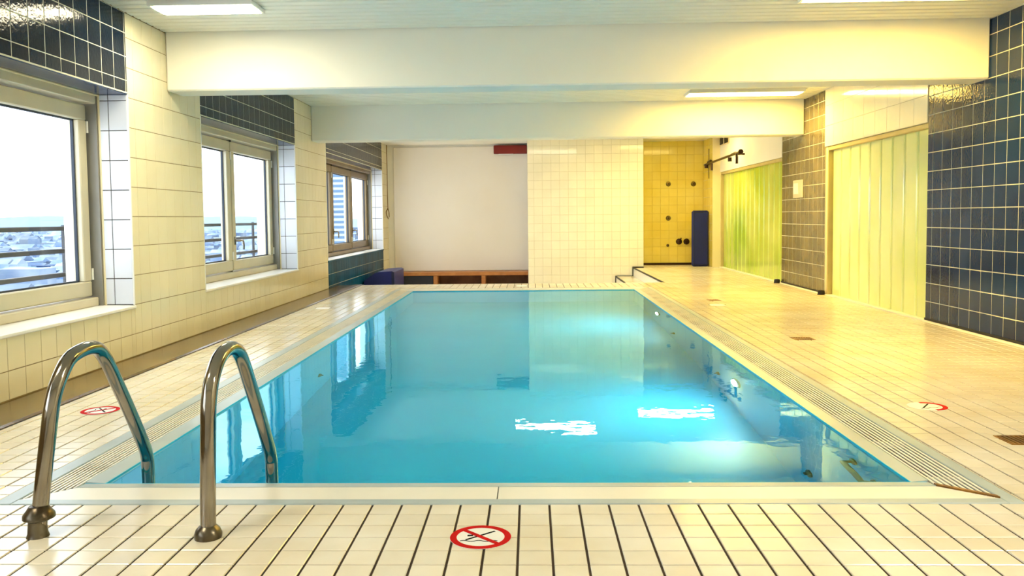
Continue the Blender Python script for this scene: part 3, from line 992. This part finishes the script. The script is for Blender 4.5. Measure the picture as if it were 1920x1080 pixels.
# alcove fittings
for (x, z, r, lab) in ((2.797, 1.649, 0.05, 'brass wall jet high on the alcove tiles nearer the ivory block'),
                       (3.304, 1.643, 0.05, 'brass wall jet high on the alcove tiles above the blue mat'),
                       (2.797, 0.956, 0.05, 'brass wall jet at middle height on the alcove tiles'),
                       (2.786, 0.401, 0.03, 'smallest brass wall jet low on the alcove tiles')):
    j = empty('wall_jet', (x, 17.15, z), lab, 'jet', 'brass jets in the shower alcove')
    MB().lathe([(r, 0.0), (r, -0.015), (r * 0.8, -0.03), (r * 0.3, -0.034)], (0, 0, 0), 'y', 18).build('rose', M_brass, j)
    MB().lathe([(r * 0.35, -0.03), (r * 0.35, -0.05), (r * 0.2, -0.055)], (0, 0, 0), 'y', 12).build('nozzle', M_dark_metal, j)
for (x, lab) in ((3.013, 'dark shower valve with lever on the alcove tiles'), (3.165, 'dark round shower valve next to the blue mat')):
    j = empty('shower_valve', (x, 17.15, 0.475), lab, 'valve', 'shower valves')
    MB().lathe([(0.062, 0.0), (0.062, -0.012), (0.045, -0.03), (0.045, -0.06), (0.02, -0.07)], (0, 0, 0), 'y', 18).build('body', M_dark_metal, j)
    MB().tube([(0, -0.06, 0), (0.02 if x < 3.1 else -0.03, -0.08, 0.04), (0.03 if x < 3.1 else -0.05, -0.085, 0.08 if x < 3.1 else 0.0)], 0.012, 8).build('lever', M_dark_metal, j)

bm_ = MB()
bm_.cbox(-0.162, 0.162, -0.06, 0.06, 0.0, 1.10, 0.03)
bmat = bm_.build('exercise_mat', M_mat_blue)
bmat.location = (3.322, 16.56, 0.0)
tag(bmat, 'tall blue mat standing upright in the corner of the alcove', 'mat')
ed = MB()
for zz in (0.035, 1.065):
    ed.tube([(-0.135, -0.061, zz), (0.135, -0.061, zz)], 0.007, 6)
for xx in (-0.135, 0.135):
    ed.tube([(xx, -0.061, 0.035), (xx, -0.061, 1.065)], 0.007, 6)
ed.build('piping', M_mat_dark, bmat)

sp = empty('shower_pipe', (3.45, 0, 0), 'dark shower pipe with two bent outlets high over the green glass', 'pipe')
MB().tube([(0, 13.9, 2.04), (0, 16.75, 2.0)], 0.022, 10).build('pipe', M_dark_metal, sp)
for yy in (14.2, 16.15):
    MB().tube([(0, yy + 0.3, 2.04), (0.0, yy + 0.05, 2.05), (0.0, yy - 0.02, 2.03), (0, yy - 0.04, 1.97), (0, yy - 0.04, 1.86)], 0.022, 10).build('outlet', M_dark_metal, sp)
    MB().tube([(0, yy + 0.45, 2.0), (0, yy + 0.45, 1.93)], 0.035, 10).build('tap', M_dark_metal, sp)
    MB().tube([(0, yy + 0.2, 2.04), (0.19 if yy < 15 else 0.05, yy + 0.2, 2.04)], 0.018, 8).build('bracket', M_dark_metal, sp)
MB().lathe([(0.04, -0.02), (0.045, 0.0), (0.03, 0.02)], (0, 13.9, 2.04), 'y', 12).build('end_cap', M_dark_metal, sp)
MB().tube([(0.03, 16.5, 2.3), (0.03, 16.5, 1.72)], 0.008, 6).build('chain', M_dark_metal, sp)

vt = empty('air_vent', (3.64, 15.9, 2.41), 'small brown air vent under the ceiling above the green glass', 'vent')
MB().box(-0.004, 0.0, -0.38, 0.38, -0.075, 0.075).build('backing', M_black, vt)
vf = MB()
for (a, b_, c, d) in ((-0.4, 0.4, 0.07, 0.09), (-0.4, 0.4, -0.09, -0.07), (-0.4, -0.37, -0.07, 0.07), (0.37, 0.4, -0.07, 0.07), (-0.015, 0.015, -0.07, 0.07)):
    vf.box(-0.016, -0.002, a, b_, c, d)
vf.build('frame', M_frame_cream, vt)
for k in range(5):
    MB().box(-0.011, -0.005, -0.37, 0.37, -0.056 + k * 0.026, -0.048 + k * 0.026).build('slat', M_dark_metal, vt)

# ------------------------------------------------------------------ ceiling, beams
cl = MB().box(XL - 0.5, XR + 0.5, -1.6, 17.5, ZC + 0.03, ZC + 0.2)
ceiling = cl.build('ceiling', M_ceiling_dark)
tag(ceiling, 'white slatted ceiling between the beams', 'ceiling', kind='structure')
BEAMS = ((6.80, 7.10), (11.30, 11.60))
SP = 0.11
y = BEAMS[0][0] - 0.004
LAMPS = [  # x0, x1, y0, y1, material, label
    (-2.64, -1.94, 5.85, 6.11, M_lamp_left, 'short ceiling light in the slats over the nearest window'),
    (1.93, 3.32, 5.80, 6.08, M_lamp_right, 'long warm ceiling light in the slats in front of the near beam'),
    (1.97, 3.35, 10.42, 10.74, M_lamp_right, 'warm ceiling light between the two beams'),
    (-0.29, 1.04, 13.65, 13.97, M_lamp_centre, 'ceiling light behind the far beam over the pool end'),
    (1.90, 3.22, 14.7, 15.05, M_lamp_far, 'warm ceiling light behind the far beam over the green glass'),
    (-2.64, -1.94, 1.2, 1.46, M_lamp_entrance_added, 'short unseen ceiling light added near the entrance on the window side'),  # this and the next light are added out of view for brightness
    (1.93, 3.32, 1.2, 1.48, M_lamp_entrance_added, 'long warm unseen ceiling light added near the entrance'),
]


def slats(y_from, y_to):
    yy = y_to
    while yy - SP > y_from - 1e-6:
        a, b_ = yy - SP + 0.010, yy - 0.010
        segs = [(XL + 0.004, XR - 0.004)]
        for L in LAMPS:
            if L[2] - 0.02 < b_ and L[3] + 0.02 > a:
                new = []
                for (s0, s1) in segs:
                    if L[0] - 0.02 > s0 and L[1] + 0.02 < s1:
                        new += [(s0, L[0] - 0.02), (L[1] + 0.02, s1)]
                    else:
                        new.append((s0, s1))
                segs = new
        for (s0, s1) in segs:
            MB().prism([(a, ZC + 0.02), (a, ZC + 0.006), (a + 0.008, ZC), (b_ - 0.008, ZC), (b_, ZC + 0.006), (b_, ZC + 0.02)], 'x', s0, s1).build('slat', M_slat, ceiling)
        yy -= SP


slats(-1.5, BEAMS[0][0] - 0.002)
slats(BEAMS[0][1] + 0.002, BEAMS[1][0] - 0.002)
pc = MB()
pc.box(XL + 0.002, XR - 0.002, BEAMS[1][1], 17.26, ZC - 0.02, ZC + 0.03)
pc.build('plain_panel', M_plaster, ceiling)
for (yb, lab) in ((BEAMS[0], 'near wide white ceiling beam spanning the pool'), (BEAMS[1], 'far white ceiling beam spanning the pool')):
    b = MB().cbox(XL + 0.001, XR - 0.001, yb[0], yb[1], 2.06, ZC + 0.06, 0.012).build('beam', M_beam)
    tag(b, lab, 'beam', kind='structure')

for (x0, x1, y0, y1, m, lab) in LAMPS:
    zb = ZC - 0.02 if y0 > 11.6 else ZC
    l = empty('ceiling_light', ((x0 + x1) / 2, (y0 + y1) / 2, zb), lab, 'light', 'ceiling lights')
    hx, hy = (x1 - x0) / 2, (y1 - y0) / 2
    f = MB()
    for (a, b_, c, d) in ((-hx - 0.018, hx + 0.018, hy, hy + 0.018), (-hx - 0.018, hx + 0.018, -hy - 0.018, -hy), (-hx - 0.018, -hx, -hy, hy), (hx, hx + 0.018, -hy, hy)):
        f.box(a, b_, c, d, -0.03, 0.03)
    f.build('frame', M_white, l)
    MB().prism([(-hy, -0.012), (-hy * 0.7, -0.034), (hy * 0.7, -0.034), (hy, -0.012), (hy, 0.0), (-hy, 0.0)], 'x', -hx, hx).build('diffuser', m, l)

# wall behind the camera
wf = MB().box(XL - 0.5, XR + 0.5, -1.8, -1.6, -0.3, ZC + 0.2).build('wall_front', M_plaster)
tag(wf, 'plain white wall at the entrance end', 'wall', kind='structure')


# ------------------------------------------------------------------ pool ladder
def spline(pts, n=8):
    P = [Vector(p) for p in pts]
    out = []
    for i in range(len(P) - 1):
        p0, p1, p2, p3 = P[max(i - 1, 0)], P[i], P[i + 1], P[min(i + 2, len(P) - 1)]
        for k in range(n):
            s = k / n
            out.append(0.5 * ((2 * p1) + (p2 - p0) * s + (2 * p0 - 5 * p1 + 4 * p2 - p3) * s * s + (3 * p1 - p0 - 3 * p2 + p3) * s ** 3))
    out.append(P[-1])
    return out


lad = empty('pool_ladder', (-1.3, 2.57, 0), 'stainless steel pool ladder with two arched handrails at the near edge', 'ladder')


def rail(dx, pts, flange_z):
    path = spline([(dx + p[0], p[1] - 2.57, p[2]) for p in pts])
    h = MB().tube(path, 0.0245, 20).build('handrail', M_steel, lad)
    fl = MB().lathe([(0.042, 0.0), (0.043, 0.012), (0.037, 0.028), (0.029, 0.036), (0.0255, 0.040)], (path[0].x, path[0].y, flange_z), 'z', 24)
    if flange_z > 0.03:
        fl = MB().lathe([(0.036, 0.0), (0.048, 0.006), (0.047, 0.018), (0.036, 0.032), (0.029, 0.044), (0.0255, 0.046)], (path[0].x + 0.006, path[0].y, flange_z), 'z', 24)
    fl.build('flange', M_steel_dark, h)
    MB().lathe([(0.034, 0.0), (0.030, 0.012), (0.027, 0.05 if flange_z > 0.03 else 0.02)], (path[0].x, path[0].y, 0.0), 'z', 20).build('socket', M_steel_dark, h)


R_PTS = [(0, 2.566, 0.0), (0, 2.575, 0.15), (0, 2.592, 0.33), (0, 2.606, 0.43), (0.002, 2.640, 0.505), (0.004, 2.705, 0.556), (0.006, 2.80, 0.567),
         (0.007, 2.885, 0.525), (0.007, 2.985, 0.392), (0.007, 3.08, 0.255), (0.007, 3.158, 0.137), (0.007, 3.188, 0.075), (0.007, 3.194, 0.0), (0.007, 3.195, -0.4), (0.007, 3.195, -0.95)]
rail(0.269, R_PTS, 0.0)
L_PTS = [(p[0] + (0.0 + min(max(p[2], 0) / 0.55, 1) * 0.055 if p[1] < 2.82 else 0.05), p[1] + (0.01 if p[1] < 2.7 else 0.03 * min(1, (p[1] - 2.7) / 0.1)), p[2]) for p in R_PTS]
rail(-0.285, L_PTS, 0.055)
for z in (-0.28, -0.55, -0.82):
    MB().cbox(-0.235, 0.276, 0.60, 0.68, z - 0.015, z + 0.015, 0.006).build('tread', M_steel, lad)


# ------------------------------------------------------------------ no-diving signs
def disc_pts(r, n=48, a0=0.0, a1=2 * math.pi):
    return [(r * math.cos(a0 + (a1 - a0) * k / n), r * math.sin(a0 + (a1 - a0) * k / n)) for k in range(n)]


def ring_mesh(b, r0, r1, z0, z1, a0=0.0, a1=2 * math.pi, n=48):
    for k in range(n):
        p, q = a0 + (a1 - a0) * k / n, a0 + (a1 - a0) * (k + 1) / n
        b.prism([(r0 * math.cos(p), r0 * math.sin(p)), (r1 * math.cos(p), r1 * math.sin(p)), (r1 * math.cos(q), r1 * math.sin(q)), (r0 * math.cos(q), r0 * math.sin(q))], 'z', z0, z1)
    return b


def stroke(b, p, q, w, z0, z1):
    d = Vector((q[0] - p[0], q[1] - p[1]))
    n = Vector((-d.y, d.x)).normalized() * w / 2
    b.prism([(p[0] + n.x, p[1] + n.y), (p[0] - n.x, p[1] - n.y), (q[0] - n.x, q[1] - n.y), (q[0] + n.x, q[1] + n.y)], 'z', z0, z1)


def sign(x, y, rz, label, style='full'):
    s = empty('no_diving_sign', (x, y, 0.0005), label, 'sign', 'no diving signs on the deck', rz=rz)
    R_ = 0.0965
    MB().prism(disc_pts(R_), 'z', 0.0, 0.0012).build('disc', M_sign_white, s)
    if style == 'full':
        ring_mesh(MB(), R_ * 0.78, R_ * 0.995, 0.0012, 0.0018).build('red_ring', M_sign_red, s)
    elif style == 'half':
        ring_mesh(MB(), R_ * 0.74, R_ * 0.995, 0.0012, 0.0018, -1.75, 1.35, 28).build('red_ring', M_sign_red, s)
    else:
        ring_mesh(MB(), R_ * 0.86, R_ * 0.995, 0.0012, 0.0018, -0.45, 0.45, 10).build('worn_ring', M_charcoal, s)
        ring_mesh(MB(), R_ * 0.86, R_ * 0.995, 0.0012, 0.0018, 2.7, 3.6, 10).build('worn_ring', M_charcoal, s)
    if style in ('full', 'half'):
        b = MB()
        stroke(b, (-0.045, -0.025), (0.043, 0.047), 0.0085, 0.0012, 0.0016)
        if style == 'full':
            stroke(b, (-0.042, 0.010), (-0.024, 0.011), 0.013, 0.0012, 0.0016)
        b.build('diver', M_sign_black, s)
        b = MB()
        pr = None
        for k in range(25):
            px = -0.062 + 0.116 * k / 24
            py = -0.034 + 0.0042 * math.sin(k / 24 * 5 * math.pi)
            if pr:
                stroke(b, pr, (px, py), 0.0045, 0.0012, 0.0016)
            pr = (px, py)
        b.build('wave', M_sign_black, s)
    if style == 'full':
        b = MB()
        stroke(b, (-0.058, 0.058), (0.058, -0.058), 0.016, 0.0016, 0.0022)
        b.build('slash', M_sign_red, s)
    return s


sign(-0.1675, 2.566, 0.0, 'bright red and white no diving sign at the near end of the pool')
sign(-2.297, 4.328, math.radians(-90), 'red no diving sign on the deck behind the ladder under the windows')
sign(2.042, 4.338, math.radians(15), 'half faded no diving sign with only part of its red ring left', 'half')
sign(2.07, 9.36, 0.0, 'worn out white sign on the deck before the far green glass', 'worn')
sign(-2.36, 9.35, 0.0, 'worn out white sign on the deck under the middle window', 'worn')
sign(-0.147, 12.2, 0.0, 'worn out white sign on the deck at the far end of the pool', 'worn')


# ------------------------------------------------------------------ floor drains
def drain(x, y, w, h, label):
    d = empty('floor_drain', (x, y, 0.0), label, 'drain', 'bronze floor drains')
    f = MB()
    for (a, b_, c, e_) in ((-w / 2, w / 2, h / 2 - 0.01, h / 2), (-w / 2, w / 2, -h / 2, -h / 2 + 0.01), (-w / 2, -w / 2 + 0.01, -h / 2 + 0.01, h / 2 - 0.01), (w / 2 - 0.01, w / 2, -h / 2 + 0.01, h / 2 - 0.01)):
        f.box(a, b_, c, e_, -0.004, 0.003)
    f.build('frame', M_rust, d)
    MB().box(-w / 2 + 0.01, w / 2 - 0.01, -h / 2 + 0.01, h / 2 - 0.01, -0.004, 0.0006).build('pit', M_black, d)
    n = 7
    for k in range(n):
        xx = -w / 2 + 0.01 + (w - 0.02) * (k + 0.5) / n
        MB().box(xx - 0.006, xx + 0.006, -h / 2 + 0.01, h / 2 - 0.01, 0.0006, 0.0025).build('bar', M_rust, d)


drain(2.18, 6.76, 0.16, 0.155, 'bronze floor drain in front of the pale green glass')
drain(2.14, 3.68, 0.16, 0.15, 'bronze floor drain beside the half faded sign')
drain(2.15, 9.9, 0.14, 0.16, 'bronze floor drain behind the worn sign near the pillar')

# ------------------------------------------------------------------ city outside
ZG = -75.0
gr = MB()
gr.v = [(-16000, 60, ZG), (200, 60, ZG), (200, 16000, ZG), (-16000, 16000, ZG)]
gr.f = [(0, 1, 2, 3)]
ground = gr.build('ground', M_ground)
tag(ground, 'haze-tinted blue city ground far below the windows', 'ground', kind='structure')
cb, tb = MB(), MB()
rnd = random.Random(3)
for k in range(6500):
    y = 260 + 5200 * rnd.random() ** 1.5
    x = -y * rnd.uniform(0.12, 1.1)
    s = rnd.uniform(3.5, 11) * (1 + y / 4000)
    if abs(x + 143) < 90 and abs(y - 607) < 90:
        continue
    w, d, h = s * rnd.uniform(0.6, 2.2), s * rnd.uniform(0.6, 1.6), rnd.uniform(5, 13) * (2.4 if rnd.random() < 0.06 else 1)
    if rnd.random() < 0.16:
        n = 7
        pts = [(x + w * 0.8 * math.cos(2 * math.pi * i / n), y + w * 0.8 * math.sin(2 * math.pi * i / n)) for i in range(n)]
        tb.prism(pts, 'z', ZG, ZG + rnd.uniform(6, 14))
    else:
        cb.box(x - w, x + w, y - d, y + d, ZG, ZG + h)
        if rnd.random() < 0.4:
            cb.prism([(y - d, ZG + h), (y + d, ZG + h), (y, ZG + h + d * 0.6)], 'x', x - w, x + w)
city = empty('cityscape', (0, 0, 0), 'pale haze-tinted city of houses and trees spread far below the windows', 'city', kind='stuff')
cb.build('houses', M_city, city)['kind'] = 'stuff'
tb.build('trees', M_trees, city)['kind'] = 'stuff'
hl = MB()
n = 80
for k in range(n + 1):
    a = k / n
    ang = 0.08 + 0.9 * a
    dx, dy = -math.sin(ang), math.cos(ang)
    hgt = 95 + 60 * math.exp(-((ang - 0.48) / 0.10) ** 2) + 14 * math.sin(ang * 23) + 6 * math.sin(ang * 61)
    for (r_, z) in ((7600, ZG), (9000, ZG + hgt), (10800, ZG)):
        hl.v.append((dx * r_, dy * r_, z))
for k in range(n):
    b = k * 3
    hl.f += [(b, b + 3, b + 4, b + 1), (b + 1, b + 4, b + 5, b + 2)]
hl.smooth = True
tag(hl.build('hills', M_hill), 'haze-tinted pale blue ridge of hills on the horizon', 'hills', kind='structure')

tw = empty('tower_block', (-143, 600, ZG), 'pale striped high-rise seen through the farthest window', 'building')
MB().box(-8, 8, 0, 14, 0, 190).build('walls', M_tower, tw)
wbm = MB().box(-8.15, 8.15, -0.15, 1.5, 0, 1.9)
wmesh = wbm.mesh('window_band', M_tower_glass)
for k in range(50):
    link('window_band', wmesh, tw, (0, 0, 3 + k * 3.7))
